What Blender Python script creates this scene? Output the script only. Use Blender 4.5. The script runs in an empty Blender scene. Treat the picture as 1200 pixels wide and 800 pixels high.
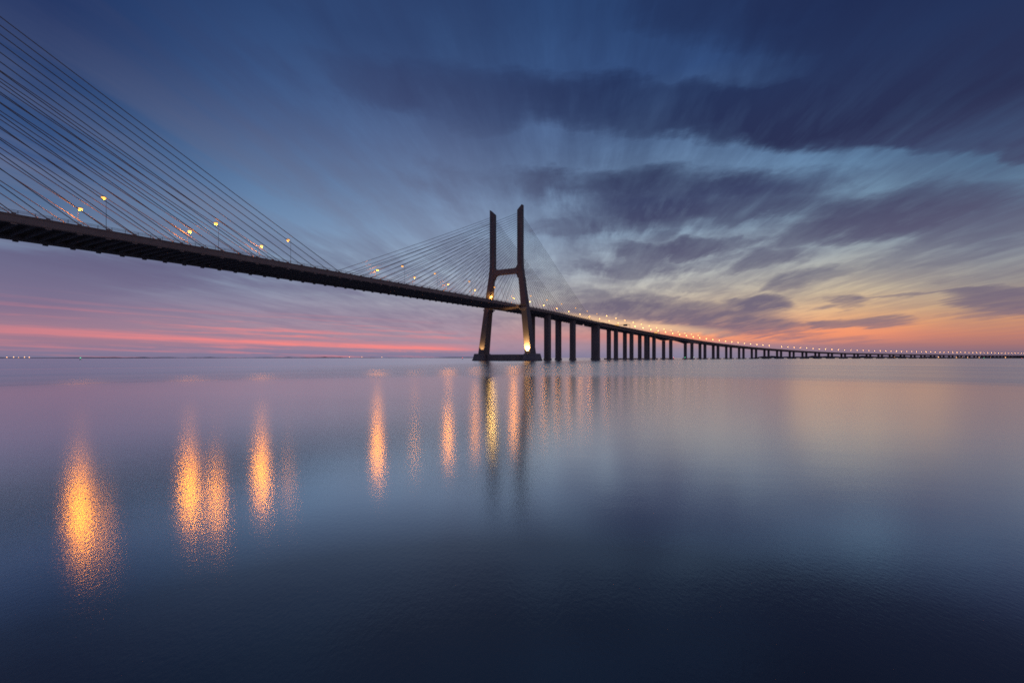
import bpy, bmesh, math, random
from mathutils import Vector, Matrix
random.seed(7)
sc = bpy.context.scene
C = sc.collection
R = math.radians

# ------------------------------------------------------------------ camera
FPX, HOR = 528.0, 419.1            # focal length and horizon row measured on the 1200 x 800 photograph
CAM_Z = 2.9
cam = bpy.data.cameras.new('camera')
cam.sensor_width = 36.0
cam.lens = 36.0 * FPX / 1200.0
cam.shift_y = (HOR - 400.0) / 1200.0
cam.clip_start, cam.clip_end = 0.2, 200000.0
cam_ob = bpy.data.objects.new('camera', cam)
cam_ob.location = (0, 0, CAM_Z)
cam_ob.rotation_euler = (R(90), 0, 0)
C.objects.link(cam_ob)
sc.camera = cam_ob

sc.view_settings.view_transform = 'Standard'
sc.view_settings.look = 'None'
sc.view_settings.exposure = 0.0
sc.view_settings.gamma = 1.0
sc.view_settings.use_curve_mapping = False
sc.render.engine = 'CYCLES'
sc.cycles.sample_clamp_indirect = 1.0
sc.cycles.sample_clamp_direct = 0.0
sc.cycles.max_bounces = 5
sc.cycles.caustics_reflective = True
sc.cycles.blur_glossy = 1.0
sc.cycles.use_denoising = False
sc.cycles.use_adaptive_sampling = False
sc.cycles.filter_width = 1.7


# ------------------------------------------------------------------ node maths
def lin(c):
    return tuple((v / 12.92 if v <= 0.04045 else ((v + 0.055) / 1.055) ** 2.4) for v in (x / 255.0 for x in c[:3])) + (1.0,)


class Sock:
    """A node socket with arithmetic."""
    def __init__(s, nt, out): s.nt, s.out = nt, out
    def m(s, op, *a, clamp=False):
        n = s.nt.nodes.new('ShaderNodeMath'); n.operation = op; n.use_clamp = clamp
        for i, v in enumerate((s,) + a):
            if isinstance(v, Sock): s.nt.links.new(v.out, n.inputs[i])
            else: n.inputs[i].default_value = v
        return Sock(s.nt, n.outputs[0])
    def __add__(s, o): return s.m('ADD', o)
    def __sub__(s, o): return s.m('SUBTRACT', o)
    def __mul__(s, o): return s.m('MULTIPLY', o)
    def __truediv__(s, o): return s.m('DIVIDE', o)
    def madd(s, a, b): return s.m('MULTIPLY_ADD', a, b)
    def mx(s, o): return s.m('MAXIMUM', o)
    def mn(s, o): return s.m('MINIMUM', o)


def map_range(x, a, b, c=0.0, d=1.0, smooth=False):
    n = x.nt.nodes.new('ShaderNodeMapRange')
    n.interpolation_type = 'SMOOTHSTEP' if smooth else 'LINEAR'
    n.clamp = True
    x.nt.links.new(x.out, n.inputs[0])
    for i, v in enumerate((a, b, c, d)): n.inputs[i + 1].default_value = v
    return Sock(x.nt, n.outputs[0])


def combine(nt, x, y, z):
    n = nt.nodes.new('ShaderNodeCombineXYZ')
    for i, v in enumerate((x, y, z)):
        if isinstance(v, Sock): nt.links.new(v.out, n.inputs[i])
        else: n.inputs[i].default_value = v
    return Sock(nt, n.outputs[0])


def vmath(nt, op, a, b):
    n = nt.nodes.new('ShaderNodeVectorMath'); n.operation = op
    for i, v in enumerate((a, b)):
        if isinstance(v, Sock): nt.links.new(v.out, n.inputs[i])
        else: n.inputs[i].default_value = v
    return Sock(nt, n.outputs['Value'] if op in ('DOT_PRODUCT', 'LENGTH') else n.outputs[0])


def noise(nt, vec, scale=1.0, detail=3.0, rough=0.5, distortion=0.0):
    n = nt.nodes.new('ShaderNodeTexNoise')
    nt.links.new(vec.out, n.inputs['Vector'])
    n.inputs['Scale'].default_value = scale
    n.inputs['Detail'].default_value = detail
    n.inputs['Roughness'].default_value = rough
    n.inputs['Distortion'].default_value = distortion
    return Sock(nt, n.outputs[0])


def mixc(nt, f, a, b):
    n = nt.nodes.new('ShaderNodeMix'); n.data_type = 'RGBA'
    if isinstance(f, Sock): nt.links.new(f.out, n.inputs[0])
    else: n.inputs[0].default_value = f
    for k, v in ((6, a), (7, b)):
        if isinstance(v, Sock): nt.links.new(v.out, n.inputs[k])
        else: n.inputs[k].default_value = v
    return Sock(nt, n.outputs[2])


def ramp(nt, x, stops):
    n = nt.nodes.new('ShaderNodeValToRGB')
    nt.links.new(x.out, n.inputs[0])
    e = n.color_ramp.elements
    while len(e) < len(stops): e.new(0.5)
    for el_, (p, c) in zip(e, sorted(stops, key=lambda t: t[0])):
        el_.position = p
    for el_, (p, c) in zip(e, sorted(stops, key=lambda t: t[0])):
        el_.color = c
    return Sock(nt, n.outputs[0])


# ------------------------------------------------------------------ dusk sky (world)
world = bpy.data.worlds.new('World')
sc.world = world
world.use_nodes = True
world.cycles.sampling_method = 'NONE'
wt = world.node_tree
wt.nodes.clear()
tc = wt.nodes.new('ShaderNodeTexCoord')
sep = wt.nodes.new('ShaderNodeSeparateXYZ')
wt.links.new(tc.outputs['Generated'], sep.inputs[0])
dx, dy, dz = (Sock(wt, sep.outputs[i]) for i in range(3))
AZ = dx.m('ARCTAN2', dy)
EL = dz.m('ARCSINE')


def angles(px, py):                # a reading on the photograph -> azimuth and elevation of that piece of sky
    x, z = (px - 600.0) / FPX, (HOR - py) / FPX
    return math.atan2(x, 1.0), math.atan2(z, math.hypot(x, 1.0))


EMAX = 0.75
T = EL.m('MULTIPLY', 1.0 / EMAX, clamp=True)


def sky_ramp(px, rows):
    st = [(min(1.0, max(0.0, angles(px, py)[1] / EMAX)), lin(c)) for py, c in rows]
    return ramp(wt, T, st)


CLEAR = [
    (60, [(0, (30, 52, 98)), (60, (36, 60, 106)), (130, (48, 74, 120)), (190, (62, 88, 134)), (240, (84, 112, 150)), (275, (124, 142, 166)),
          (300, (112, 120, 152)), (330, (116, 114, 144)), (360, (132, 114, 142)), (380, (158, 124, 144)), (400, (160, 122, 142)),
          (412, (136, 120, 148)), (419, (120, 116, 146))]),
    (300, [(0, (46, 70, 115)), (80, (58, 84, 130)), (150, (74, 100, 144)), (210, (92, 122, 162)), (260, (112, 142, 178)), (310, (132, 152, 178)),
           (340, (140, 146, 170)), (365, (152, 140, 162)), (385, (164, 140, 158)), (402, (160, 130, 150)), (412, (138, 126, 154)), (419, (126, 122, 152))]),
    (540, [(0, (47, 73, 118)), (80, (62, 90, 136)), (160, (92, 116, 158)), (220, (110, 132, 168)), (270, (132, 152, 182)), (320, (158, 172, 192)),
           (350, (172, 174, 184)), (375, (168, 152, 168)), (395, (172, 146, 162)), (408, (170, 140, 158)), (414, (142, 128, 154)), (419, (128, 122, 152))]),
    (800, [(0, (44, 72, 120)), (80, (58, 88, 138)), (160, (94, 124, 164)), (210, (118, 148, 182)), (270, (148, 172, 194)), (310, (178, 187, 192)),
           (340, (206, 198, 182)), (360, (220, 196, 166)), (380, (222, 166, 142)), (393, (226, 140, 122)), (403, (168, 138, 150)), (412, (148, 136, 158)),
           (419, (136, 130, 156))]),
    (1000, [(0, (36, 58, 102)), (70, (46, 74, 120)), (150, (80, 112, 152)), (190, (104, 138, 172)), (230, (122, 152, 178)), (280, (152, 168, 180)),
            (315, (180, 178, 170)), (340, (208, 188, 158)), (360, (228, 186, 142)), (380, (240, 170, 120)), (393, (230, 142, 112)), (404, (176, 122, 124)),
            (412, (142, 118, 136)), (419, (128, 114, 138))]),
    (1160, [(0, (30, 50, 92)), (70, (40, 66, 108)), (150, (72, 104, 142)), (190, (88, 120, 152)), (240, (108, 134, 160)), (290, (140, 150, 162)),
            (330, (166, 160, 152)), (355, (184, 156, 132)), (375, (206, 148, 116)), (392, (196, 130, 112)), (404, (166, 116, 116)), (412, (132, 108, 124)),
            (419, (118, 106, 128))]),
]
clear = None
for i, (px, rows) in enumerate(CLEAR):
    r_ = sky_ramp(px, rows)
    clear = r_ if i == 0 else mixc(wt, map_range(AZ, angles(CLEAR[i - 1][0], 0)[0], angles(px, 0)[0]), clear, r_)
BACK = ramp(wt, T, [(0, lin((124, 116, 146))), (0.05, lin((158, 124, 146))), (0.12, lin((140, 124, 150))), (0.3, lin((112, 122, 156))), (0.55, lin((66, 88, 132))), (1.0, lin((32, 54, 100)))])
clear = mixc(wt, map_range(AZ.m('ABSOLUTE'), R(58), R(150), smooth=True), clear, BACK)

cl_l = sky_ramp(300, [(0, (44, 58, 98)), (100, (60, 70, 108)), (160, (88, 96, 128)), (250, (114, 120, 146)), (300, (94, 96, 128)), (330, (106, 102, 134)),
                      (360, (122, 112, 142)), (390, (136, 116, 144)), (419, (120, 114, 146))])
cl_r = sky_ramp(1000, [(0, (33, 46, 84)), (60, (38, 52, 90)), (150, (43, 50, 84)), (200, (60, 68, 102)), (240, (72, 76, 106)), (280, (90, 90, 116)),
                       (320, (102, 100, 122)), (350, (116, 106, 124)), (370, (124, 108, 124)), (390, (140, 112, 126)), (419, (120, 108, 132))])
cloudc = mixc(wt, map_range(AZ, angles(420, 0)[0], angles(760, 0)[0], smooth=True), cl_l, cl_r)

# cloud sheet seen in perspective; the long exposure drags it along the view, so its noise is stretched that way
zz = dz.m('ABSOLUTE') + 0.05
pu, pv = dx / zz - dy / zz * 0.12, dy / zz
streak = noise(wt, combine(wt, pu, pv * 0.13, 0.0), 3.4, 6.0, 0.6)
fine = noise(wt, combine(wt, pu, pv * 0.10, 9.0), 11.0, 5.0, 0.65)
puff = noise(wt, combine(wt, pu, pv * 0.5, 3.0), 1.7, 6.0, 0.62, 0.4)
warp1 = noise(wt, combine(wt, pu * 0.7, pv * 0.3, 7.0), 1.6, 3.0, 0.55)
warp2 = noise(wt, combine(wt, AZ * 5.0, EL * 16.0, 2.0), 1.0, 5.0, 0.62)
AZw = AZ + (warp1 - 0.5) * 0.12 + (streak - 0.5) * 0.06
ELw = EL + ((warp2 - 0.5) * 0.07 + (streak - 0.5) * 0.05 + (fine - 0.5) * 0.012) * map_range(EL, 0.0, 0.22, 0.3, 1.0)
P2 = combine(wt, AZw, ELw, 0.0)

# (px, py, half width, half height, tilt in degrees (positive = rises to the right), strength, edge softness 0 hard .. 1 soft)
CLOUDS = [
    (1100, 140, 110, 40, 0, 1.15, .5), (1220, 140, 110, 40, 0, 1.15, .5), (960, 138, 110, 38, -1, 1.1, .6), (830, 130, 110, 32, -4, .9, .8),
    (700, 122, 110, 30, -5, .75, 1.0), (560, 112, 120, 34, -5, .68, 1.0), (1000, 15, 150, 70, 4, .85, 1.0), (1160, 50, 150, 80, 4, .95, 1.0), (870, 10, 130, 46, 4, .65, 1.0), (980, 90, 130, 40, 3, .8, 1.0), (640, 20, 160, 30, 0, .35, 1.0),
    (400, 92, 130, 26, -8, .42, 1.0),
    (800, 230, 125, 28, 0, .88, 1.0), (680, 212, 80, 14, 3, .55, 1.0), (760, 258, 80, 18, 0, .55, 1.0), (920, 212, 90, 14, 6, .6, 1.0),
    (1060, 240, 110, 20, 8, .75, 1.0), (1000, 268, 100, 16, 6, .75, 1.0), (1160, 262, 90, 22, 10, .6, 1.0), (930, 246, 60, 10, 8, .5, 1.0),
    (790, 292, 80, 10, 2, .75, 1.0), (870, 308, 70, 10, 6, .65, 1.0), (735, 314, 60, 12, 0, .6, 1.0), (950, 322, 45, 7, 10, .62, 1.0),
    (920, 334, 26, 7, 12, .62, .9), (1120, 296, 90, 7, 8, .42, 1.0), (1110, 324, 50, 4, 5, .45, 1.0), (690, 262, 70, 12, 0, .45, 1.0),
    (860, 262, 230, 36, 3, .38, 1.0), (1080, 272, 170, 36, 6, .42, 1.0), (720, 300, 120, 34, 0, .30, 1.0),
    (884, 357, 34, 10, 0, 1.0, .6), (985, 352, 20, 6, 3, .75, .9), (1000, 379, 60, 5, 2, .85, .8), (780, 366, 110, 13, -3, .9, 1.0),
    (860, 382, 75, 11, -2, .95, .8), (715, 350, 50, 10, 0, .6, 1.0), (975, 362, 30, 3, 4, .6, 1.0), (960, 396, 60, 5, 0, .6, 1.0), (690, 372, 70, 12, 0, .6, 1.0),
    (1185, 352, 62, 14, 0, 1.0, .7), (1150, 368, 40, 5, 4, .5, 1.0), (1080, 345, 80, 2.5, 4, .6, 1.0), (820, 335, 60, 8, 0, .45, 1.0),
    (100, 322, 190, 22, 0, .85, 1.0), (340, 330, 150, 14, -3, .5, 1.0), (60, 308, 90, 8, -6, .6, 1.0), (480, 372, 150, 12, 0, .4, 1.0),
    (520, 212, 60, 20, -12, .42, 1.0), (470, 250, 90, 9, -14, .22, 1.0), (590, 220, 70, 22, 0, .42, 1.0), (655, 268, 50, 12, 0, .3, 1.0), (640, 330, 70, 14, 0, .4, 1.0),
]
S = None
for px, py, hw, hh, tilt, st, soft in CLOUDS:
    a0, e0 = angles(px, py)
    ct, sn = math.cos(R(tilt)), math.sin(R(tilt))
    k = 0.5
    p1, p0 = angles(px + k * hw * ct, py - k * hw * sn), angles(px - k * hw * ct, py + k * hw * sn)
    q1, q0 = angles(px - k * hh * sn, py - k * hh * ct), angles(px + k * hh * sn, py + k * hh * ct)
    hx, hy = p1[0] - p0[0], p1[1] - p0[1]
    vx, vy = q1[0] - q0[0], q1[1] - q0[1]
    det = hx * vy - hy * vx
    q = vmath(wt, 'SUBTRACT', P2, (a0, e0, 0))
    A = vmath(wt, 'DOT_PRODUCT', q, (vy / det, -vx / det, 0))
    B = vmath(wt, 'DOT_PRODUCT', q, (-hy / det, hx / det, 0))
    r2 = A.madd(A, B * B)
    f = map_range(r2, 1.0 + 1.9 * soft, 0.55 - 0.5 * soft, 0.0, st, smooth=True)
    S = f if S is None else S.mx(f) * 0.7 + (S + f) * 0.3
puff2 = noise(wt, combine(wt, pu + 13.0, pv * 0.42, 6.0), 3.9, 5.0, 0.62, 0.6)
tex = (streak - 0.5) * 1.1 + (fine - 0.5) * 0.42 + (puff - 0.5) * 1.7 + (puff2 - 0.5) * 0.85
low = map_range(EL, 0.02, 0.2, 0.65, 1.0)
dens_in = S.mn(1.15) + tex * low * map_range(S, 0.7, 1.15, 1.0, 0.5)
dens = map_range(dens_in, -0.14, 1.10, smooth=True)
veil = map_range((streak - 0.5) * 1.0 + (puff - 0.5) * 0.9 + (fine - 0.5) * 0.3, -0.16, 0.26, 0.0, 0.78)
shade = (streak - 0.5) * 0.5 + (puff - 0.5) * 0.5 + (fine - 0.5) * 0.2
cloudc = mixc(wt, map_range(shade, -0.03, 0.22, 0.0, 0.42), cloudc, clear)
sky = mixc(wt, dens.mx(veil * map_range(EL, 0.0, 0.12)), clear, cloudc)

# low cirrus on the left that the sun below the horizon still lights salmon pink
line_e = map_range(AZ, angles(-50, 0)[0], angles(560, 0)[0], angles(-50, 384)[1] , angles(560, 409)[1])
cir = noise(wt, combine(wt, AZ * 2.2 + EL * 12.0, EL * 95.0 + AZ * 4.2, 5.0), 1.0, 4.0, 0.6)
off0 = EL - line_e
thin = noise(wt, combine(wt, AZ * 3.0, off0 * 150.0 + (streak - 0.5) * 1.2, 8.0), 1.0, 4.0, 0.62)
off = off0 + (cir - 0.5) * 0.014 + (thin - 0.5) * 0.012
band = map_range(off.m('ABSOLUTE'), 0.0105, 0.0005, smooth=True) * map_range(thin, 0.34, 0.56, 0.35, 1.0, smooth=True)
wide = map_range(off.m('ABSOLUTE'), 0.075, 0.006, smooth=True) * map_range(thin, 0.47, 0.68, smooth=True)
lim = map_range(AZ, angles(590, 0)[0], angles(500, 0)[0], smooth=True) * map_range(AZ, angles(-260, 0)[0], angles(330, 0)[0], 0.22, 1.0)
sal = (band * 0.9).mx(wide * 0.62) * lim
sky = mixc(wt, sal, sky, lin((250, 138, 134)))
# and the same lit layer to the right, under the clouds
off_r = EL - angles(900, 392)[1] + (cir - 0.5) * 0.02
sal_r = map_range(off_r.m('ABSOLUTE'), 0.024, 0.003, smooth=True) * map_range(AZ, angles(690, 0)[0], angles(840, 0)[0], smooth=True) * map_range(AZ, angles(1130, 0)[0], angles(960, 0)[0], smooth=True)
sky = mixc(wt, sal_r * 0.8 * map_range(dens, 1.0, 0.35), sky, lin((250, 154, 112)))

# a bright apricot streak low behind the viaduct
line_y = map_range(AZ, angles(640, 0)[0], angles(900, 0)[0], angles(640, 369)[1], angles(900, 395)[1])
off_y = EL - line_y + (thin - 0.5) * 0.012 + (cir - 0.5) * 0.012
apr = map_range(off_y.m('ABSOLUTE'), 0.014, 0.001, smooth=True) * map_range(AZ, angles(620, 0)[0], angles(690, 0)[0], smooth=True) * map_range(AZ, angles(890, 0)[0], angles(760, 0)[0], smooth=True)
sky = mixc(wt, apr * 0.8, sky, lin((253, 206, 160)))

bg = wt.nodes.new('ShaderNodeBackground')
wt.links.new(sky.out, bg.inputs[0])
bg.inputs[1].default_value = 1.0
wo = wt.nodes.new('ShaderNodeOutputWorld')
wt.links.new(bg.outputs[0], wo.inputs[0])


# ------------------------------------------------------------------ materials
def material(name):
    m = bpy.data.materials.new(name); m.use_nodes = True
    nt = m.node_tree
    return m, nt, nt.nodes['Principled BSDF']


def surface(name, c1, c2, scale=0.4, rough=0.8, metal=0.0, bump=0.0, stretch=(1, 1, 1)):
    m, nt, b = material(name)
    g = nt.nodes.new('ShaderNodeNewGeometry')
    p = vmath(nt, 'MULTIPLY', Sock(nt, g.outputs['Position']), stretch)
    n1 = noise(nt, p, scale, 5.0, 0.6)
    n2 = noise(nt, p, scale * 7.3, 3.0, 0.6)
    f = map_range(n1 * 0.65 + n2 * 0.35, 0.33, 0.68)
    col = mixc(nt, f, c1 + (1,), c2 + (1,))
    nt.links.new(col.out, b.inputs['Base Color'])
    b.inputs['Roughness'].default_value = rough
    b.inputs['Metallic'].default_value = metal
    if bump:
        bn = nt.nodes.new('ShaderNodeBump'); bn.inputs['Strength'].default_value = bump; bn.inputs['Distance'].default_value = 0.1
        nt.links.new(n2.out, bn.inputs['Height']); nt.links.new(bn.outputs[0], b.inputs['Normal'])
    return m


def emitter(name, c, strength):
    m, nt, b = material(name)
    b.inputs['Base Color'].default_value = (0.6, 0.55, 0.45, 1)
    b.inputs['Emission Color'].default_value = c + (1,)
    b.inputs['Emission Strength'].default_value = strength
    return m


M = {}
M['concrete'] = surface('weathered_concrete', (0.17, 0.13, 0.105), (0.28, 0.215, 0.175), 0.16, 0.85, bump=0.25, stretch=(1, 1, 0.35))
M['deck_concrete'] = surface('deck_concrete', (0.30, 0.20, 0.145), (0.42, 0.29, 0.215), 0.12, 0.85, bump=0.2)  # warm brown base carries the scattered sodium light in its colour
M['beam_concrete'] = surface('precast_concrete', (0.32, 0.225, 0.175), (0.44, 0.32, 0.25), 0.3, 0.85)
M['cap_concrete'] = surface('tide_stained_concrete', (0.20, 0.16, 0.135), (0.36, 0.29, 0.24), 0.3, 0.9, bump=0.3)
M['asphalt'] = surface('asphalt', (0.04, 0.04, 0.042), (0.06, 0.06, 0.06), 0.8, 0.9)
M['paint'] = surface('road_paint', (0.7, 0.7, 0.68), (0.8, 0.8, 0.78), 2.0, 0.6)
M['cable'] = surface('cable_sheath', (0.26, 0.23, 0.20), (0.34, 0.30, 0.27), 0.2, 0.6)
M['steel'] = surface('galvanised_steel', (0.16, 0.15, 0.14), (0.24, 0.23, 0.22), 1.2, 0.5, metal=0.5)
M['pole'] = surface('dark_painted_pole', (0.03, 0.03, 0.032), (0.05, 0.05, 0.05), 1.2, 0.6)
M['sign'] = surface('sign_back', (0.10, 0.10, 0.11), (0.15, 0.15, 0.15), 1.0, 0.6)
M['land'] = surface('scrub_land', (0.035, 0.035, 0.04), (0.07, 0.065, 0.06), 0.01, 1.0)
M['far_land'] = surface('distant_land', (0.12, 0.11, 0.13), (0.16, 0.15, 0.17), 0.005, 1.0)  # paler, greyer base with the haze of distance put into the colour
M['green_paint'] = surface('green_buoy_paint', (0.01, 0.10, 0.03), (0.02, 0.14, 0.05), 3.0, 0.5)
M['red_paint'] = surface('red_buoy_paint', (0.22, 0.015, 0.012), (0.3, 0.02, 0.02), 3.0, 0.5)
SODIUM = (1.0, 0.285, 0.0)
M['lens_bright'] = emitter('sodium_lens', (1.0, 0.50, 0.12), 2.3)
M['lens_mid'] = emitter('sodium_lens_turned_away', (1.0, 0.46, 0.10), 1.9)
M['lens_low'] = emitter('sodium_lens_low', (1.0, 0.44, 0.10), 1.7)
M['lens_dim'] = M['lens_mid']
M['lens_row'] = emitter('sodium_lens_of_the_viaduct', (1.0, 0.48, 0.14), 6.5)
M['lens_far'] = emitter('sodium_lens_far_out', (1.0, 0.46, 0.13), 17.0)
M['lens_pylon'] = emitter('pylon_lamp_lens', (1.0, 0.60, 0.14), 9.0)
M['lens_flood'] = emitter('floodlight_lens', (1.0, 0.72, 0.38), 40)
M['lens_shore'] = emitter('shore_lens', (1.0, 0.46, 0.18), 4.0)
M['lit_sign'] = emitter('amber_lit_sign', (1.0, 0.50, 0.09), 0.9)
M['lens_green'] = emitter('green_signal', (0.15, 1.0, 0.5), 5)
M['lens_red'] = emitter('red_signal', (1.0, 0.12, 0.10), 6)
M['lens_white'] = emitter('white_signal', (0.7, 1.0, 0.75), 3)

# water: mirror-like at grazing view, darker where one looks down into it; wind-roughened farther out
m = bpy.data.materials.new('estuary_water'); m.use_nodes = True
nt = m.node_tree; nt.nodes.clear()
M['water'] = m
g = nt.nodes.new('ShaderNodeNewGeometry')
pos = Sock(nt, g.outputs['Position'])
sp = nt.nodes.new('ShaderNodeSeparateXYZ'); nt.links.new(pos.out, sp.inputs[0])
wx, wy = Sock(nt, sp.outputs[0]), Sock(nt, sp.outputs[1])
flat = combine(nt, wx, wy, 0.0)
dist = vmath(nt, 'LENGTH', flat, (0, 0, 0))
ldist = dist.mx(1.0).m('LOGARITHM', 10.0)
patch = noise(nt, combine(nt, wx * 0.25, wy, 1.0), 0.03, 3.0, 0.5)
lane = noise(nt, combine(nt, wx * 0.0012, ldist * 9.0, 2.0), 1.0, 3.0, 0.6)
lane2 = noise(nt, combine(nt, wx * 0.0009, ldist * 24.0, 5.0), 1.0, 4.0, 0.6)
breeze = map_range(ldist + (patch - 0.5) * 0.05 + (lane - 0.5) * 0.30, 1.74, 1.93, smooth=True)
rip1 = noise(nt, combine(nt, wx, wy * 0.5, 0.0), 17.0, 3.0, 0.68)
swell = noise(nt, combine(nt, wx * 0.5 + wy * 0.12, wy, 4.0), 0.35, 3.0, 0.55)
near_fade = map_range(ldist, 0.7, 1.7, 0.70, 0.10)
hgt = rip1 * 0.0034 + swell * 0.012
bn = nt.nodes.new('ShaderNodeBump')
bn.inputs['Distance'].default_value = 1.0
nt.links.new(near_fade.out, bn.inputs['Strength'])
nt.links.new(hgt.out, bn.inputs['Height'])
lw = nt.nodes.new('ShaderNodeLayerWeight'); lw.inputs[0].default_value = 0.5
refl = ramp(nt, Sock(nt, lw.outputs['Facing']), [
    (0.0, (.09, .085, .08, 1)), (0.41, (.17, .155, .135, 1)), (0.5, (.20, .19, .165, 1)), (0.577, (.255, .25, .23, 1)), (0.62, (.32, .32, .30, 1)), (0.66, (.47, .48, .47, 1)),
    (0.708, (.66, .67, .66, 1)), (0.79, (.84, .85, .84, 1)), (0.86, (.9, .9, .9, 1)), (0.93, (.97, .97, .97, 1)), (1.0, (1, 1, 1, 1))])
calm = nt.nodes.new('ShaderNodeBsdfGlossy'); calm.distribution = 'BECKMANN'
nt.links.new(refl.out, calm.inputs['Color'])
nt.links.new((map_range(ldist, 1.0, 1.5, 0.0, 0.045) + (patch - 0.5) * 0.05 + 0.160).out, calm.inputs['Roughness'])
nt.links.new(bn.outputs[0], calm.inputs['Normal'])
windy = nt.nodes.new('ShaderNodeBsdfGlossy'); windy.distribution = 'BECKMANN'
nt.links.new(refl.out, windy.inputs['Color'])
nt.links.new(((lane2 - 0.5) * 0.30 + 0.29).out, windy.inputs['Roughness'])
body = nt.nodes.new('ShaderNodeBsdfDiffuse'); body.inputs[0].default_value = (0.050, 0.042, 0.034, 1)
mx = nt.nodes.new('ShaderNodeMixShader')
nt.links.new(breeze.out, mx.inputs[0]); nt.links.new(calm.outputs[0], mx.inputs[1]); nt.links.new(windy.outputs[0], mx.inputs[2])
ad = nt.nodes.new('ShaderNodeAddShader')
nt.links.new(mx.outputs[0], ad.inputs[0]); nt.links.new(body.outputs[0], ad.inputs[1])
out = nt.nodes.new('ShaderNodeOutputMaterial')
nt.links.new(ad.outputs[0], out.inputs[0])


# ------------------------------------------------------------------ mesh helpers
def link(name, bm, mat, parent=None, mats=None):
    me = bpy.data.meshes.new(name)
    bmesh.ops.recalc_face_normals(bm, faces=bm.faces)
    bm.to_mesh(me); bm.free()
    for mm in (mats or [mat]): me.materials.append(mm)
    o = bpy.data.objects.new(name, me); C.objects.link(o)
    if parent: o.parent = parent
    return o


def copy_of(o, parent=None, loc=None, rot=None):
    c = o.copy(); C.objects.link(c)
    if parent is not None: c.parent = parent
    if loc is not None: c.location = loc
    if rot is not None: c.rotation_euler = rot
    return c


def thing(name, label, cat, loc=(0, 0, 0), rotz=0.0, group=None):
    o = bpy.data.objects.new(name, None); C.objects.link(o)
    o.empty_display_size = 0.5
    o.location = loc; o.rotation_euler = (0, 0, rotz)
    tag(o, label, cat, group)
    return o


def tag(o, label, cat, group=None):
    o['label'] = label; o['category'] = cat
    if group: o['group'] = group


def hexa(bm, pts, mi=0):
    v = [bm.verts.new(p) for p in pts]
    fs = [bm.faces.new([v[i] for i in q]) for q in ((0, 1, 2, 3), (7, 6, 5, 4), (0, 4, 5, 1), (1, 5, 6, 2), (2, 6, 7, 3), (3, 7, 4, 0))]
    for f in fs: f.material_index = mi
    return v


def box(bm, x0, x1, y0, y1, z0, z1, mi=0):
    return hexa(bm, [(x0, y0, z0), (x1, y0, z0), (x1, y1, z0), (x0, y1, z0), (x0, y0, z1), (x1, y0, z1), (x1, y1, z1), (x0, y1, z1)], mi)


def tube(bm, pts, r, n=8, mi=0, r_end=None):
    pts = [Vector(p) for p in pts]
    rings = []
    for i, p in enumerate(pts):
        d = (pts[min(i + 1, len(pts) - 1)] - pts[max(i - 1, 0)]).normalized()
        up = Vector((0, 0, 1)) if abs(d.z) < 0.95 else Vector((1, 0, 0))
        a = d.cross(up).normalized(); c = d.cross(a).normalized()
        rr = r if r_end is None else r + (r_end - r) * i / (len(pts) - 1)
        rings.append([bm.verts.new(p + a * rr * math.cos(2 * math.pi * k / n) + c * rr * math.sin(2 * math.pi * k / n)) for k in range(n)])
    fs = []
    for a, c in zip(rings, rings[1:]):
        for k in range(n):
            f = bm.faces.new((a[k], a[(k + 1) % n], c[(k + 1) % n], c[k])); f.smooth = True; fs.append(f)
    fs.append(bm.faces.new(rings[0])); fs.append(bm.faces.new(rings[-1]))
    for f in fs: f.material_index = mi


def lathe(bm, prof, n=12, c=(0, 0, 0), mi=0, smooth=True):
    rings = []
    for r, z in prof:
        rings.append([bm.verts.new((c[0] + max(r, 1e-3) * math.cos(2 * math.pi * k / n), c[1] + max(r, 1e-3) * math.sin(2 * math.pi * k / n), c[2] + z)) for k in range(n)])
    fs = []
    for a, d in zip(rings, rings[1:]):
        for k in range(n):
            f = bm.faces.new((a[k], a[(k + 1) % n], d[(k + 1) % n], d[k])); f.smooth = smooth; fs.append(f)
    fs += [bm.faces.new(rings[0]), bm.faces.new(rings[-1])]
    for f in fs: f.material_index = mi


def prism(bm, poly, z0, z1, mi=0, top=None):
    """Vertical prism over a plan polygon; top = another polygon of the same length for a tapered one."""
    a = [bm.verts.new((x, y, z0)) for x, y in poly]
    d = [bm.verts.new((x, y, z1)) for x, y in (top or poly)]
    n = len(poly)
    bm.faces.new(a); bm.faces.new(d)
    for k in range(n): bm.faces.new((a[k], a[(k + 1) % n], d[(k + 1) % n], d[k]))


# ------------------------------------------------------------------ water and land
bm = bmesh.new()
ring_r = [0.0, 30, 120, 500, 2500, 12000, 90000]
NS = 48
prev = None
for r_ in ring_r[1:]:
    cur = [bm.verts.new((r_ * math.cos(2 * math.pi * k / NS), r_ * math.sin(2 * math.pi * k / NS), 0)) for k in range(NS)]
    if prev is None: bm.faces.new(cur)
    else:
        for k in range(NS): bm.faces.new((prev[k], prev[(k + 1) % NS], cur[(k + 1) % NS], cur[k]))
    prev = cur
w_ob = link('water', bm, M['water']); w_ob['kind'] = 'structure'


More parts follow.
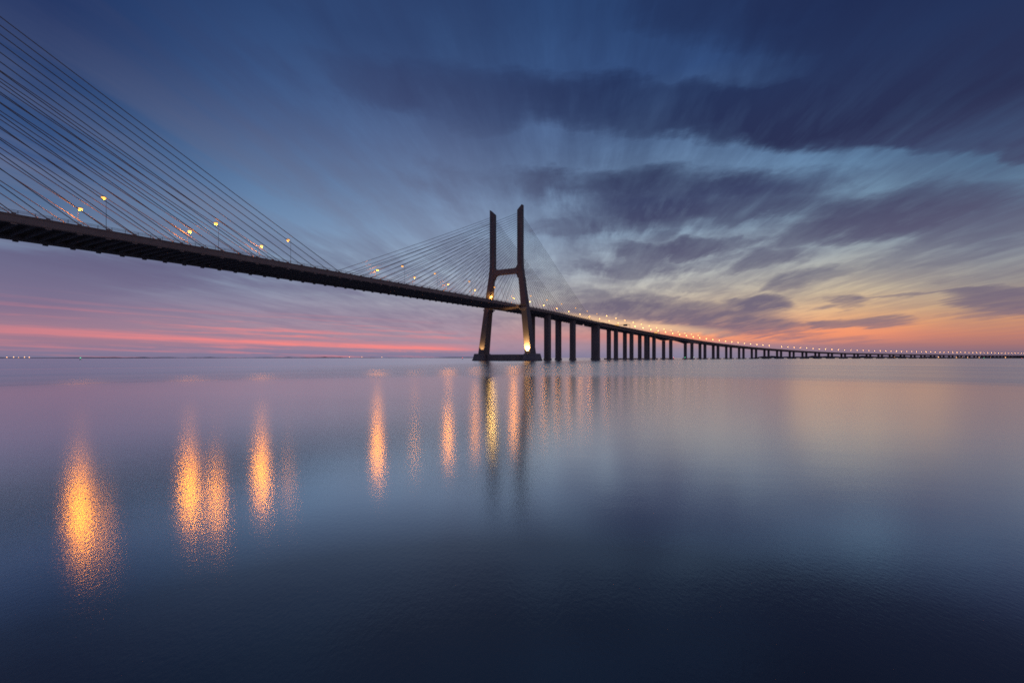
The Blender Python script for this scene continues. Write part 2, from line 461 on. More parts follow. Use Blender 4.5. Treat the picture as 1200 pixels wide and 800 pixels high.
def land(name, px0, px1, Y, hmax, mat, seed, taper=0.15, depth=500, nseg=120):
    rr = random.Random(seed)
    bm = bmesh.new()
    x0, x1 = (px0 - 600) / FPX * Y, (px1 - 600) / FPX * Y
    rows = [[], [], [], []]
    h = hmax * .6
    for i in range(nseg + 1):
        t = i / nseg
        x = x0 + (x1 - x0) * t
        h += rr.uniform(-.2, .2) * hmax
        h = min(hmax, max(hmax * .35, h))
        e = min(1.0, max(0.05, (1 - t) / taper))
        bump = hmax * .5 if rr.random() < .05 else 0
        hh = (h + bump) * e
        for row, (yo, z) in zip(rows, ((0, -2), (25 + 10 * rr.random(), hh * .7), (depth * .4, hh), (depth, -2))):
            row.append(bm.verts.new((x, Y + yo, z)))
    for a, c in zip(rows, rows[1:]):
        for i in range(nseg): bm.faces.new((a[i], a[i + 1], c[i + 1], c[i]))
    o = link(name, bm, mat); o['kind'] = 'structure'
    return o


land('far_shore', -320, 166, 3800, 10, M['land'], 3)
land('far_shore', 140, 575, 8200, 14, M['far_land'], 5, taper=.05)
land('far_shore', 900, 1500, 5600, 20, M['land'], 9)

# ------------------------------------------------------------------ the bridge's line in plan
TH0 = R(28.74)
PC = Vector((-5.4, 442.2))           # centre of the pylon, bridge station u = 0
U0 = Vector((math.sin(TH0), math.cos(TH0)))
CURVE0, RAD, THMAX = 100.0, 2600.0, R(64)
_path = []
p, th, s = PC.copy(), TH0, 0.0
while s <= 5200:
    _path.append((p.copy(), th))
    p = p + Vector((math.sin(th), math.cos(th))) * 2.0
    if s > CURVE0 and th < THMAX: th += 2.0 / RAD
    s += 2.0


def plan(u):
    if u <= 0: return PC + U0 * u, TH0
    i = min(int(u / 2), len(_path) - 2); t = u / 2 - i
    a, b_ = _path[i], _path[i + 1]
    return a[0].lerp(b_[0], t), a[1] + (b_[1] - a[1]) * t


_ZK = [(-640, 41.0), (-440, 44.6), (-338, 47.2), (-300, 48.1), (-260, 48.9), (-210, 49.8), (-138, 51.2), (-46, 53.0), (40, 54.2), (84, 54.5), (150, 54.2), (218, 53.5),
       (298, 52.5), (418, 50.5), (652, 45.2), (918, 37.6), (1198, 30.4), (1478, 23.9), (1748, 19.2), (2384, 15.4), (3200, 14.2), (6000, 14.0)]


def zdeck(u):
    ks = _ZK
    for i in range(len(ks) - 1):
        if u <= ks[i + 1][0]: break
    x0, y0 = ks[i]; x1, y1 = ks[i + 1]
    def sl(j):
        a, c = ks[max(j - 1, 0)], ks[min(j + 1, len(ks) - 1)]
        return (c[1] - a[1]) / (c[0] - a[0])
    h = x1 - x0; t = max(0.0, min(1.0, (u - x0) / h))
    return (y0 * (1 + 2 * t) * (1 - t) ** 2 + h * sl(i) * t * (1 - t) ** 2 + y1 * t * t * (3 - 2 * t) - h * sl(i + 1) * t * t * (1 - t))


def at(u, v, z):                     # v > 0 is the side nearer the camera
    q, th = plan(u)
    return Vector((q.x + v * math.cos(th), q.y - v * math.sin(th), z))


def heading(u): return -plan(u)[1]   # rotation that turns +Y onto the bridge's direction; +X is then v


def sweep(bm, us, sect, mi=0, close=True):
    """Sweep cross-sections given as [(v, dz)...] relative to the deck top along the stations."""
    prev = None
    for u in us:
        sc_ = sect(u) if callable(sect) else sect
        cur = [bm.verts.new(at(u, v, zdeck(u) + dz_)) for v, dz_ in sc_]
        n = len(cur)
        if prev:
            for k in range(n if close else n - 1):
                f = bm.faces.new((prev[k], prev[(k + 1) % n], cur[(k + 1) % n], cur[k])); f.material_index = mi
        elif close: bm.faces.new(cur)
        prev = cur
    if close: bm.faces.new(prev)


def frange(a, b_, d):
    n = max(1, round((b_ - a) / d))
    return [a + (b_ - a) * i / n for i in range(n + 1)]


# ------------------------------------------------------------------ cable-stayed bridge
JOINT = 246.0
US0 = -560.0
bridge = thing('cable_stayed_bridge', 'long cable-stayed bridge with an H-shaped concrete pylon rising from the calm water', 'bridge', (0, 0, 0))
us = frange(US0, JOINT, 7.7)
for v in (15.2, -15.2):
    bm = bmesh.new()
    sgn = 1 if v > 0 else -1
    sweep(bm, us, [(v - .8 * sgn, -2.7), (v + .55 * sgn, -2.7), (v + .75 * sgn, -2.4), (v + .75 * sgn, -.5), (v + .95 * sgn, -.42), (v + .95 * sgn, 0.05), (v + .55 * sgn, 0.05), (v + .55 * sgn, -.35), (v - .8 * sgn, -.35)])
    link('edge_beam', bm, M['deck_concrete'], bridge)
bm = bmesh.new(); sweep(bm, us, [(-14.39, -.65), (14.39, -.65), (14.39, -.22), (-14.39, -.22)])
link('deck_slab', bm, M['deck_concrete'], bridge)
bm = bmesh.new(); sweep(bm, us, [(-13.4, -.216), (-1.1, -.216)], close=False); sweep(bm, us, [(1.1, -.216), (13.4, -.216)], close=False)
link('carriageway', bm, M['asphalt'], bridge)
bm = bmesh.new()
for v in (-12.9, -1.6, 1.6, 12.9): sweep(bm, us, [(v - .08, -.212), (v + .08, -.212)], close=False)
for v in (-9.1, -5.4, 5.4, 9.1):
    for u in frange(US0, JOINT - 12, 12): sweep(bm, [u, u + 4], [(v - .06, -.212), (v + .06, -.212)], close=False)
link('lane_marking', bm, M['paint'], bridge)
for v in (-.9, .9):
    bm = bmesh.new(); sweep(bm, us, [(v - .22, -.219), (v + .22, -.219), (v + .09, .65), (v - .09, .65)])
    link('median_barrier', bm, M['deck_concrete'], bridge)


def railing(name, v, u0, u1, step, parent):
    bm = bmesh.new()
    u_ = frange(u0, u1, step)
    for dz_ in (.52, .84, 1.2):
        sweep(bm, u_, [(v - .05, dz_ - .04), (v + .05, dz_ - .04), (v + .05, dz_ + .04), (v - .05, dz_ + .04)])
    for u in u_[:-1] if step > 5 else u_:
        q = at(u, v, zdeck(u)); c_, s_ = math.cos(-heading(u)), math.sin(-heading(u))
        box(bm, q.x - .05, q.x + .05, q.y - .05, q.y + .05, q.z + .03, q.z + 1.2)
    return link(name, bm, M['steel'], parent)


for v in (15.95, -15.95): railing('railing', v, US0, JOINT, 3.85, bridge)

# floor beams under the slab, one mesh shared
bm = bmesh.new()
hexa(bm, [(-14.38, -.22, -2.1), (14.38, -.22, -2.1), (14.38, .22, -2.1), (-14.38, .22, -2.1), (-14.38, -.3, -.655), (14.38, -.3, -.655), (14.38, .3, -.655), (-14.38, .3, -.655)])
fb0 = None
for u in frange(-3.85 - 7.7 * 71, JOINT - 8, 3.85):
    q = at(u, 0, zdeck(u)); rz = (0, 0, heading(u))
    if fb0 is None:
        fb0 = link('floor_beam', bm, M['beam_concrete'], bridge); fb0.location = q; fb0.rotation_euler = rz
    else: copy_of(fb0, None, q, rz)

# pylon: crossbeam carries the name, legs, pile caps and tie beam are its pieces
PZ = 150.0


def leg_rings():
    # z, centre v, half width across, half length along the bridge
    return [(6.9, 26.2, 3.35, 5.8), (20, 24.6, 3.3, 5.1), (50, 20.9, 3.15, 3.7), (76, 17.6, 2.9, 2.55), (84, 16.5, 2.8, 2.4), (90, 15.8, 2.65, 2.35), (97, 15.45, 2.6, 2.35), (145, 15.45, 2.6, 2.35)]


def leg_bm(sg):
    bm = bmesh.new(); prev = None
    ch = .35
    for z, cv, hw, hl in leg_rings():
        pts = [(-hw + ch, -hl), (hw - ch, -hl), (hw, -hl + ch), (hw, hl - ch), (hw - ch, hl), (-hw + ch, hl), (-hw, hl - ch), (-hw, -hl + ch)]
        zz_ = [z] * 8
        if z == 145: zz_ = [145 + 5.0 * max(0, (x * sg + hw)) / (2 * hw) if True else z for x, y in pts]
        cur = [bm.verts.new((sg * cv + x, y, q)) for (x, y), q in zip(pts, zz_)]
        if prev:
            for k in range(8): bm.faces.new((prev[k], prev[(k + 1) % 8], cur[(k + 1) % 8], cur[k]))
        else: bm.faces.new(cur)
        prev = cur
    bm.faces.new(prev)
    return bm


def crossbeam_bm():
    # curved haunches run into the legs above and below
    bm = bmesh.new()
    prof_t, prof_b = [], []
    for i in range(25):
        x = -13.4 + 26.8 * i / 24
        d = 13.4 - abs(x)
        rt = 4.2; rb = 4.6
        up = rt - math.sqrt(max(0, rt * rt - (rt - min(d, rt)) ** 2)) if d < rt else 0
        dn = rb - math.sqrt(max(0, rb * rb - (rb - min(d, rb)) ** 2)) if d < rb else 0
        prof_t.append((x, 89.6 + up)); prof_b.append((x, 84.6 - dn))
    poly = prof_t + prof_b[::-1]
    a = [bm.verts.new((x, -2.2, z)) for x, z in poly]; c = [bm.verts.new((x, 2.2, z)) for x, z in poly]
    n = len(poly)
    h = n // 2
    for i in range(h - 1):
        for q in (a, c): bm.faces.new((q[i], q[i + 1], q[n - 2 - i], q[n - 1 - i]))
    for k in range(n): bm.faces.new((a[k], a[(k + 1) % n], c[(k + 1) % n], c[k]))
    return bm


def make_pylon(u):
    q, th = plan(u)
    py_ = link('pylon', crossbeam_bm(), M['concrete'], bridge)
    py_.location = (q.x, q.y, 0); py_.rotation_euler = (0, 0, -th)
    for sg in (1, -1):
        link('pylon_leg', leg_bm(sg), M['concrete'], py_)
        bm = bmesh.new()
        cx = sg * 28.0
        o8 = lambda hx, hy, ch: [(cx - hx + ch, -hy), (cx + hx - ch, -hy), (cx + hx, -hy + ch), (cx + hx, hy - ch), (cx + hx - ch, hy), (cx - hx + ch, hy), (cx - hx, hy - ch), (cx - hx, -hy + ch)]
        prism(bm, o8(7.2, 11.0, 3.0), -1.5, 1.4)
        prism(bm, o8(6.8, 10.6, 3.0), 1.4, 6.9, top=o8(5.6, 9.0, 2.4))
        link('pile_cap', bm, M['cap_concrete'], py_)
        bm = bmesh.new()                       # bracket that steadies the deck at the leg
        zd = zdeck(u)
        cv = 20.9 - (zd - 50) * .127
        box(bm, sg * (cv - 4.6) if sg > 0 else sg * (cv + 4.0), sg * (cv + 4.0) if sg > 0 else sg * (cv - 4.6), -4.5, 4.5, zd - 3.9, zd - 2.9)
        for y in (-3.9, 3.9): box(bm, sg * cv - 3.0, sg * cv + 3.0, y - .3, y + .3, zd - 5.4, zd - 3.9)
        link('bracket', bm, M['cap_concrete'], py_)
        bm = bmesh.new()                       # inspection gangway beside the deck
        x0, x1 = sorted((sg * (16.6), sg * (cv + 3.9)))
        box(bm, x0, x1, -5.6, -3.85, zd - .3, zd - .1)
        for k in range(6):
            x = x0 + (x1 - x0) * k / 5
            box(bm, x - .05, x + .05, -5.6, -5.5, zd - .1, zd + 1.1)
        box(bm, x0, x1, -5.6, -5.5, zd + 1.0, zd + 1.1)
        link('gangway', bm, M['steel'], py_)
    bm = bmesh.new(); box(bm, -20.9, 20.9, -2.6, 2.6, -1.0, 6.2); box(bm, -20.9, 20.9, -3.0, 3.0, -1.2, 1.3)
    link('tie_beam', bm, M['cap_concrete'], py_)
    return py_


make_pylon(0.0)
make_pylon(-420.0)

# stay cables and their anchor blocks
NCAB = 24
anch_bm = bmesh.new(); box(anch_bm, -.45, .3, -.7, .7, -3.15, -2.702); hexa(anch_bm, [(-.3, -.5, -2.703), (.28, -.5, -2.703), (.28, .5, -2.703), (-.3, .5, -2.703), (-.3, -.5, .5), (.28, -.5, .5), (.28, .5, .5), (-.3, .5, .5)])
anch0 = None
for up_, dirs in ((0.0, (-1, 1)), (-420.0, (1, -1))):
    for d in dirs:
        for v in (15.35, -15.35):
            for k in range(NCAB):
                ud = up_ + d * (206.15 - 7.7 * k)
                if d == -1 and up_ < -1 and k > 12: continue
                a = at(ud, v, zdeck(ud) + .3)
                zt = 142.6 - 2.02 * k
                b_ = at(up_ + d * 1.6, v, zt)
                bm = bmesh.new()
                L = (b_ - a).length
                pts = []
                for j in range(5):
                    t = j / 4
                    q = a.lerp(b_, t); q.z -= 4 * t * (1 - t) * L * L * 1.6e-5
                    pts.append(q)
                tube(bm, pts, .145, 6)
                link('stay_cable', bm, M['cable'], bridge)
                q = at(ud, v, zdeck(ud))
                if anch0 is None:
                    anch0 = link('cable_anchor', anch_bm, M['deck_concrete'], bridge); anch0.location = q; anch0.rotation_euler = (0, 0, heading(ud))
                else: copy_of(anch0, None, q, (0, 0, heading(ud)))


# side-span piers (pairs of columns)
def column_bm(hx, hy, z0, z1, head=True):
    bm = bmesh.new()
    ch = .45
    o8 = lambda x, y: [(-x + ch, -y), (x - ch, -y), (x, -y + ch), (x, y - ch), (x - ch, y), (-x + ch, y), (-x, y - ch), (-x, -y + ch)]
    prism(bm, o8(hx, hy), z0, z1 - 2.0)
    prism(bm, o8(hx, hy), z1 - 2.0, z1, top=o8(hx + .25, hy + .25))
    prism(bm, o8(hx + .5, hy + .5), z0 - 1, 2.2)
    return bm


def put_pier(u, v, hx, hy, parent, top=2.75, name='pier'):
    q = at(u, v, 0)
    o = link(name, column_bm(hx, hy, -1.0, zdeck(u) - top), M['concrete'], parent)
    o.location = q; o.rotation_euler = (0, 0, heading(u))
    return o


for u in (79.0, 156.0):
    for v in (8.5, -11.5): put_pier(u, v, 2.9, 3.8, bridge)
put_pier(JOINT - 4.0, 6.6, 5.2, 3.0, bridge)

# ------------------------------------------------------------------ approach viaduct
viaduct = thing('viaduct', 'long curving concrete viaduct on many dark columns running from the cable-stayed spans to the horizon', 'bridge')
UE = 4300.0
piers = [(JOINT + 4.5, 0), (330, 0), (402, 0), (474, 0), (516, 0), (604, 1), (728, 1)]
u = 812.0
while u < UE:
    piers.append((u, 0)); u += 82.0
pu_ = [q for q, _ in piers]


def girder_depth(u):
    # haunched at the two channel piers
    d = 3.7
    for c_, w in ((604, 60), (728, 60)):
        t = abs(u - c_) / w
        if t < 1: d = max(d, 3.7 + 3.6 * (1 - t) ** 1.6)
    return d


vus = frange(JOINT + .6, UE, 13)


def girder(side):
    def f(u):
        d = girder_depth(u)
        a, c_ = (0.25, 15.6) if side > 0 else (-15.6, -.25)
        mid = (a + c_) / 2
        return [(mid - 4.2, -d), (mid + 4.2, -d), (mid + 5.0, -1.0), (c_, -.45), (c_, 0), (a, 0), (a, -.45), (mid - 5.0, -1.0)]
    return f


for sd in (1, -1):
    bm = bmesh.new(); sweep(bm, vus, girder(sd))
    link('girder', bm, M['deck_concrete'], viaduct)
    bm = bmesh.new(); a, c_ = (1.0, 14.6) if sd > 0 else (-14.6, -1.0)
    sweep(bm, vus, [(a, .004), (c_, .004)], close=False); link('carriageway', bm, M['asphalt'], viaduct)
    bm = bmesh.new()
    for v in (a + .5, a + 4.2, a + 7.9, c_ - .7):
        sweep(bm, vus, [(v - .08, .008), (v + .08, .008)], close=False)
    link('lane_marking', bm, M['paint'], viaduct)
    v = 15.3 * sd
    bm = bmesh.new(); sweep(bm, vus, [(v - .22, .002), (v + .22, .002), (v + .12, .75), (v - .12, .75)]); link('parapet', bm, M['deck_concrete'], viaduct)
    bm = bmesh.new(); sweep(bm, vus, [(v - .05, 1.02), (v + .05, 1.02), (v + .05, 1.12), (v - .05, 1.12)])
    for u in frange(JOINT + 2, 900, 4):
        q = at(u, v, zdeck(u)); box(bm, q.x - .05, q.x + .05, q.y - .05, q.y + .05, q.z + .74, q.z + 1.05)
    link('railing', bm, M['steel'], viaduct)

cap_meshes = {}
for i, (u, ch_) in enumerate(piers):
    w = 7.6 if ch_ else 6.0
    hx, hy = (2.9, 2.7) if u < 900 else (2.6, 2.4)
    for v in ((w, -w) if i else (7.0,)):
        put_pier(u, v, hx, hy, viaduct, top=girder_depth(u) + .03)
    if i == 0: continue
    bm = bmesh.new()
    o8 = lambda hx, hy, ch: [(-hx + ch, -hy), (hx - ch, -hy), (hx, -hy + ch), (hx, hy - ch), (hx - ch, hy), (-hx + ch, hy), (-hx, hy - ch), (-hx, -hy + ch)]
    prism(bm, o8(12.5, 6.5 if not ch_ else 8.5, 2.0), -1.2, 2.1 if u < 900 else 2.0)
    if 'pc' + str(ch_) not in cap_meshes:
        o = link('pile_cap', bm, M['cap_concrete'], viaduct); cap_meshes['pc' + str(ch_)] = o
    else:
        bm.free(); o = copy_of(cap_meshes['pc' + str(ch_)])
    o.location = at(u, 0, 0); o.rotation_euler = (0, 0, heading(u))


# ------------------------------------------------------------------ street lamps
def lamp_parts(lens_mat, name_lens='lens'):
    """pole, arm, head and lens meshes, arm reaching towards +X"""
    h = 11.6
    bm = bmesh.new()
    lathe(bm, [(.16, 0), (.16, .5), (.085, .6), (.07, 5), (.045, h)], 8)
    pole = bm
    bm = bmesh.new()
    tube(bm, [(0, 0, h - .1), (.25, 0, h + .7), (.9, 0, h + 1.15), (1.7, 0, h + 1.3)], .07, 6)
    arm = bm
    bm = bmesh.new()
    lathe(bm, [(.2, .38), (.7, .22), (.78, .02), (.76, 0)], 10, (2.05, 0, h + 1.12))
    box(bm, 1.45, 1.75, -.16, .16, h + 1.18, h + 1.42)
    head = bm
    bm = bmesh.new()
    lathe(bm, [(.68, -.005), (.74, -.24), (.64, -.54), (.34, -.78), (.02, -.86)], 10, (2.05, 0, h + 1.12))
    lens = bm
    return pole, arm, head, lens


LAMP_W = {'bright': 2450, 'mid': 1200, 'low': 420, 'row': 700, 'dim': 750}


def lamp_light(root, kind):            # the light the lamp gives, from just under its lens
    L = bpy.data.lights.get('lamp_light_' + kind)
    if not L:
        L = bpy.data.lights.new('lamp_light_' + kind, 'POINT'); L.color = SODIUM; L.energy = LAMP_W[kind]; L.shadow_soft_size = 0.3
    o = bpy.data.objects.new('lamp_light', L); C.objects.link(o); o.parent = root
    o.location = (2.05, 0, 11.6 + 1.12 - 1.2)


def build_lamp(mat):
    root = bpy.data.objects.new('street_lamp', None); root.empty_display_size = .5
    a, b_, c_, d = lamp_parts(mat)
    C.objects.link(root)
    link('pole', a, M['pole'], root); link('arm', b_, M['pole'], root)
    hd = link('lamp_head', c_, M['pole'], root)
    link('lens', d, mat, hd)
    return root


def build_small_lamp(mat):
    bm = bmesh.new()
    for k, part in enumerate(lamp_parts(mat)):
        me = bpy.data.meshes.new('t'); part.to_mesh(me); part.free()
        n0 = len(bm.faces); bm.from_mesh(me); bm.faces.ensure_lookup_table()
        for f in bm.faces[n0:]: f.material_index = 1 if k == 3 else 0
        bpy.data.meshes.remove(me)
    return link('street_lamp', bm, None, None, [M['pole'], mat])


protos = {}


def place_lamp(u, side, bright, label, group, small=False):
    key = (bright, small)
    v = 14.9 * side
    z = zdeck(u) + (-.2 if u < JOINT else 0)
    if u < JOINT: v = 13.7 * side
    loc = at(u, v, z); rz = heading(u) + (math.pi if side > 0 else 0)
    if key not in protos:
        o = (build_small_lamp if small else build_lamp)(M['lens_' + bright]); protos[key] = o
    else:
        src = protos[key]
        o = src.copy(); C.objects.link(o)
        for ch in src.children:
            c_ = ch.copy(); C.objects.link(c_); c_.parent = o
            for g_ in ch.children:
                d = g_.copy(); C.objects.link(d); d.parent = c_
    o.location = loc; o.rotation_euler = (0, 0, rz)
    if (u < 300 and side < 0) or u < -200: lamp_light(o, bright)
    tag(o, label, 'street lamp', group)
    return o


ORD = ['first', 'second', 'third', 'fourth', 'fifth', 'sixth', 'seventh', 'eighth', 'ninth', 'tenth', 'eleventh', 'twelfth', 'thirteenth', 'fourteenth', 'fifteenth', 'sixteenth', 'seventeenth', 'eighteenth', 'nineteenth', 'twentieth']


def ordinal(n):
    tens = ['', '', 'twenty', 'thirty', 'forty', 'fifty', 'sixty', 'seventy', 'eighty', 'ninety']
    if n <= 20: return ORD[n - 1]
    if n % 10 == 0: return tens[n // 10][:-1] + 'ieth'
    return tens[n // 10] + '-' + ORD[n % 10 - 1]


GF, GN = 'street lamps along the far kerb of the bridge', 'street lamps along the near kerb of the bridge'
main_far = [(-313, 'bright'), (-275, 'bright'), (-241, 'bright'), (-159, 'bright'), (-121, 'mid'), (-79, 'bright'), (-38, 'bright')]
main_near = [(-314, 'dim'), (-276, 'mid'), (-242, 'low'), (-160, 'low'), (-126, 'low'), (-82, 'low'), (-42, 'low')]
for k, (u, br) in enumerate(main_far[::-1]):
    place_lamp(u, -1, main_far[::-1][k][1], f'bright orange street lamp on the far kerb, {ordinal(k + 1)} to the left of the pylon', GF)
for k, (u, br) in enumerate(main_near[::-1]):
    place_lamp(u, 1, br, f'dimmer orange street lamp on the near kerb, {ordinal(k + 1)} to the left of the pylon', GN)
n = 0
far_us = [36, 75, 113, 152, 191, 230] + [268 + 40 * i for i in range(90)]
for u in far_us:
    if u > 3560: break
    if 1270 < u < 1310: continue
    n += 1
    place_lamp(u, -1, 'bright' if u < 60 else 'row' if u < 420 else 'far', f'bright orange street lamp on the far kerb, {ordinal(n)} to the right of the pylon', GF, small=u > 300)
n = 0
for u in [30, 70, 112, 158, 199, 236] + [272 + 40 * i for i in range(13)]:
    n += 1
    place_lamp(u, 1, 'low' if u < 260 else 'row', f'faint orange street lamp on the near kerb, {ordinal(n)} to the right of the pylon', GN, small=u > 300)


# ------------------------------------------------------------------ lamps on the pylon
def floodlight(loc, aim, label, spot, size=.8, lens='lens_flood', blend=.6, angle=70, radius=.6):
    t = thing('floodlight', label, 'floodlight', loc)
    d = (Vector(aim) - Vector(loc)).normalized()
    rot = d.to_track_quat('Z', 'Y').to_matrix().to_4x4()
    bm = bmesh.new(); box(bm, -.5 * size, .5 * size, -.4 * size, .4 * size, .25 * size, .7 * size)
    bmesh.ops.transform(bm, matrix=rot @ Matrix.Translation((0, 0, .3)), verts=bm.verts)
    hs = link('housing', bm, M['steel'], t)
    bm = bmesh.new(); box(bm, -.44 * size, .44 * size, -.34 * size, .34 * size, .705 * size, .74 * size)
    bmesh.ops.transform(bm, matrix=rot @ Matrix.Translation((0, 0, .3)), verts=bm.verts)
    link('lens', bm, M[lens], hs)
    bm = bmesh.new()
    for x in (-.56 * size, .56 * size): box(bm, x - .05, x + .05, -.08, .08, 0, .8 * size)
    box(bm, -.62 * size, .62 * size, -.2, .2, -.05, .05)
    link('yoke', bm, M['steel'], t)
    if spot:
        L = bpy.data.lights.new('floodlight_beam', 'SPOT'); L.energy = spot; L.color = (1.0, .62, .25)
        L.spot_size = R(angle); L.spot_blend = blend; L.shadow_soft_size = .3
        o = bpy.data.objects.new('floodlight_beam', L); C.objects.link(o); o.parent = t
        o.location = d * (1.0 + .8 * size); o.rotation_euler = d.to_track_quat('-Z', 'Y').to_euler()
    return t


def pl(u, v, z):                     # point in the pylon's own frame
    return at(u, v, z)


floodlight(pl(-9.0, 26.2, 6.95), pl(-5.0, 25.6, 14), 'glaring floodlight on the pile cap lighting the foot of the near pylon leg', 80000, angle=74)
floodlight(pl(-10.0, -25.2, 6.95), pl(-4.0, -24.0, 22), 'dimmer floodlight on the pile cap washing the far pylon leg', 7000, lens='lens_low', angle=80)

# a bright sodium luminaire bracketed to the far leg above the road
cvz = 20.9 - (60 - 50) * .127
t = thing('wall_lamp', 'brilliant amber wall lamp on the inner face of the far pylon leg above the road', 'wall lamp', pl(-3.2, -cvz + 3.9, 63.5), heading(0))
bm = bmesh.new(); tube(bm, [(-.6, 1.0, -.4), (0.2, 0, .1), (1.2, -.6, .2)], .08, 6); link('bracket', bm, M['steel'], t)
bm = bmesh.new(); lathe(bm, [(.15, .5), (.5, .3), (.55, 0)], 10, (1.4, -.7, 0)); hd = link('lamp_head', bm, M['steel'], t)
bm = bmesh.new(); lathe(bm, [(.5, -.005), (.48, -.2), (.3, -.42), (.05, -.5)], 10, (1.4, -.7, 0)); link('lens', bm, M['lens_pylon'], hd)
L = bpy.data.lights.new('wall_lamp_light', 'POINT'); L.color = (1.0, .55, .13); L.energy = 6500; L.shadow_soft_size = .3
o = bpy.data.objects.new('wall_lamp_light', L); C.objects.link(o); o.parent = t; o.location = (1.4, -.7, -.85)


# ------------------------------------------------------------------ sign gantries on the viaduct
def gantry(u, label, v0, v1, panels):
    q = at(u, 0, zdeck(u))
    t = thing('sign_gantry', label, 'sign gantry', q, heading(u))
    for v in (v0, v1):
        bm = bmesh.new(); box(bm, v - .2, v + .2, -.2, .2, 0, 7.4); box(bm, v - .4, v + .4, -.4, .4, 0, .3); link('post', bm, M['steel'], t)
    bm = bmesh.new()
    for z in (6.3, 7.5):
        for y in (-.5, .5): box(bm, v0, v1, y - .09, y + .09, z - .09, z + .09)
    nseg = 14
    for i in range(nseg):
        xa, xb = v0 + (v1 - v0) * i / nseg, v0 + (v1 - v0) * (i + 1) / nseg
        for y in (-.5, .5): tube(bm, [(xa, y, 6.3 if i % 2 else 7.5), (xb, y, 7.5 if i % 2 else 6.3)], .05, 4)
    link('truss', bm, M['steel'], t)
    for k, (a, c_) in enumerate(panels):
        bm = bmesh.new(); box(bm, a, c_, -.75, -.6, 4.9, 7.9); box(bm, a + .2, c_ - .2, -.6, -.5, 5.2, 5.4); box(bm, a + .2, c_ - .2, -.6, -.5, 7.3, 7.5)
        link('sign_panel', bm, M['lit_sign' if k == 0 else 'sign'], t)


gantry(372, 'wide sign gantry spanning the viaduct road just right of the cable fan', -14.2, 14.2, [(-13, -5), (3, 10)])
gantry(560, 'smaller lamplit sign gantry farther along the viaduct beside the channel spans', -14.2, .6, [(-10, -3.5)])


# ------------------------------------------------------------------ buoys and navigation lights
def buoy(loc, paint, lens, label, s=1.0):
    t = thing('channel_buoy', label, 'buoy', loc, 0)
    bm = bmesh.new(); lathe(bm, [(.3 * s, -.6), (1.0 * s, -.3), (1.15 * s, .25 * s), (1.0 * s, .5 * s), (.35 * s, .62 * s)], 14); link('float', bm, M[paint], t)
    bm = bmesh.new()
    for k in range(4):
        a = math.pi / 4 + k * math.pi / 2
        tube(bm, [(.55 * s * math.cos(a), .55 * s * math.sin(a), .55 * s), (.22 * s * math.cos(a), .22 * s * math.sin(a), 2.4 * s)], .05 * s, 5)
    lathe(bm, [(.3 * s, 2.38 * s), (.3 * s, 2.48 * s)], 10)
    lathe(bm, [(.42 * s, 1.3 * s), (.36 * s, 2.1 * s)], 10)
    tw = link('tower', bm, M[paint], t)
    bm = bmesh.new(); lathe(bm, [(.16 * s, 2.49 * s), (.26 * s, 2.6 * s), (.26 * s, 2.9 * s), (.1 * s, 3.05 * s)], 10); link('lantern', bm, M[lens], tw)


def wpt(px, Y): return ((px - 600) / FPX * Y, Y, 0)


buoy(wpt(94.2, 620), 'green_paint', 'lens_green', 'small green-lit buoy floating off the low shore at left')
buoy(wpt(542, 900), 'red_paint', 'lens_red', 'tiny red buoy afloat just left of the pylon foot')
buoy(wpt(1153, 1150), 'green_paint', 'lens_green', 'green-lit buoy afloat in front of the far end of the viaduct')
buoy(wpt(1197.5, 1150), 'red_paint', 'lens_red', 'red-lit buoy at the right edge in front of the viaduct')


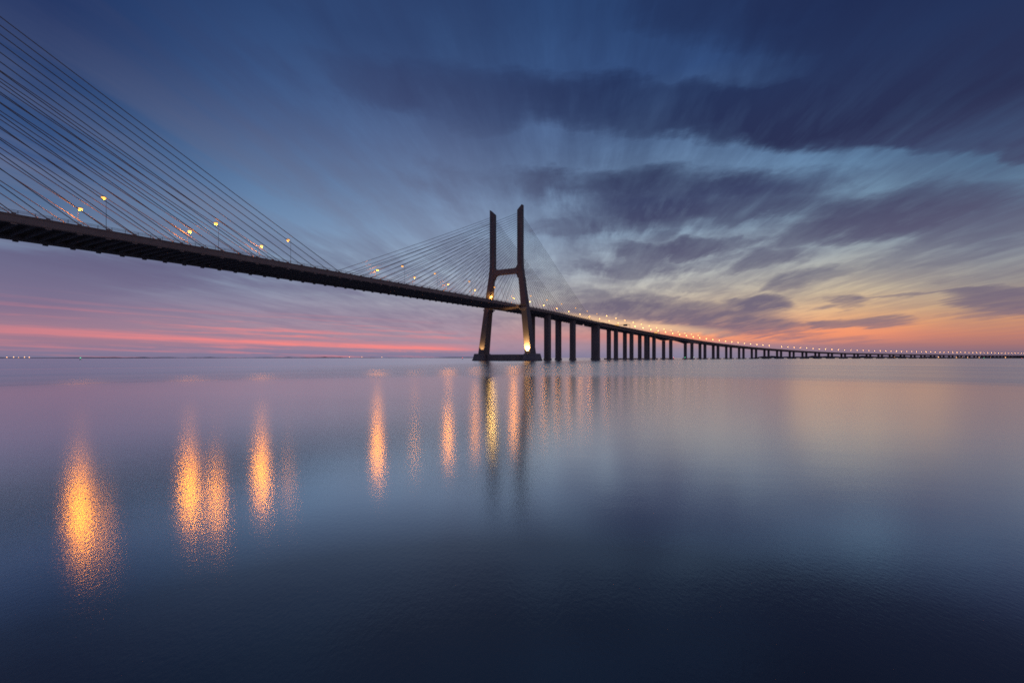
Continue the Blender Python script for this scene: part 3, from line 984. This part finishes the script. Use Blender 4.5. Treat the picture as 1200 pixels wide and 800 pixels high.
def nav(u, v, lens, label):
    t = thing('navigation_light', label, 'signal light', at(u, v, 2.1), heading(u))
    bm = bmesh.new(); lathe(bm, [(.35, 0), (.35, .1), (.09, .15), (.09, 1.2)], 8); link('post', bm, M['steel'], t)
    bm = bmesh.new(); lathe(bm, [(.2, 1.2), (.34, 1.3), (.34, 1.7), (.1, 1.95)], 10); link('lantern', bm, M[lens], t)


nav(611, 10.8, 'lens_red', 'red navigation light on the pile cap at the left of the channel span')
nav(721, -5.5, 'lens_green', 'green navigation light on the pile cap at the right of the channel span')
nav(731, 11.2, 'lens_white', 'pale green navigation light on the near corner of the right channel pile cap')


# ------------------------------------------------------------------ shore lights
def shore_lamp(px, Y, h, label, group, s=1.0):
    bm = bmesh.new()
    lathe(bm, [(.25, 0), (.25, h)], 6)
    lathe(bm, [(.2, h), (1.2 * s, h + .4 * s), (1.2 * s, h + 1.6 * s), (.4 * s, h + 2.2 * s)], 8, mi=1)
    o = link('shore_lamp', bm, None, None, [M['steel'], M['lens_shore']])
    x, y, _ = wpt(px, Y)
    o.location = (x, y, 0)
    tag(o, label, 'shore light', group)


names = ['leftmost', 'second from the left', 'middle one', 'fourth from the left', 'rightmost']
for k, (px, h) in enumerate(((8, 5), (16, 6.5), (21.8, 5), (28.7, 5.5), (34.3, 5))):
    shore_lamp(px, 3740, h, f'orange light on the low far-left shore, {names[k]} of five', 'lights along the left shore', 2.3 if k != 2 else 1.6)
for k, px in enumerate((409.5, 424, 447.5)):
    shore_lamp(px, 8100, 12, ('pale light on the distant shore, leftmost of three left of the pylon', 'pale light on the distant shore, middle of three left of the pylon', 'pale light on the distant shore, rightmost of three left of the pylon')[k], 'pale lights on the distant shore', 3.6)
rs = (1043, 1048, 1091, 1099.7, 1106, 1112, 1121, 1127.5, 1134, 1141, 1147.5, 1154, 1160.5, 1172, 1178.3, 1184)
for k, px in enumerate(rs):
    shore_lamp(px, 5540, 4 + 3 * (k % 2), f'orange shore light seen under the viaduct, {ordinal(k + 1)} from the left', 'shore lights seen under the viaduct', 3.2 if px in (1099.7, 1106, 1178.3, 1121) else 2.3)
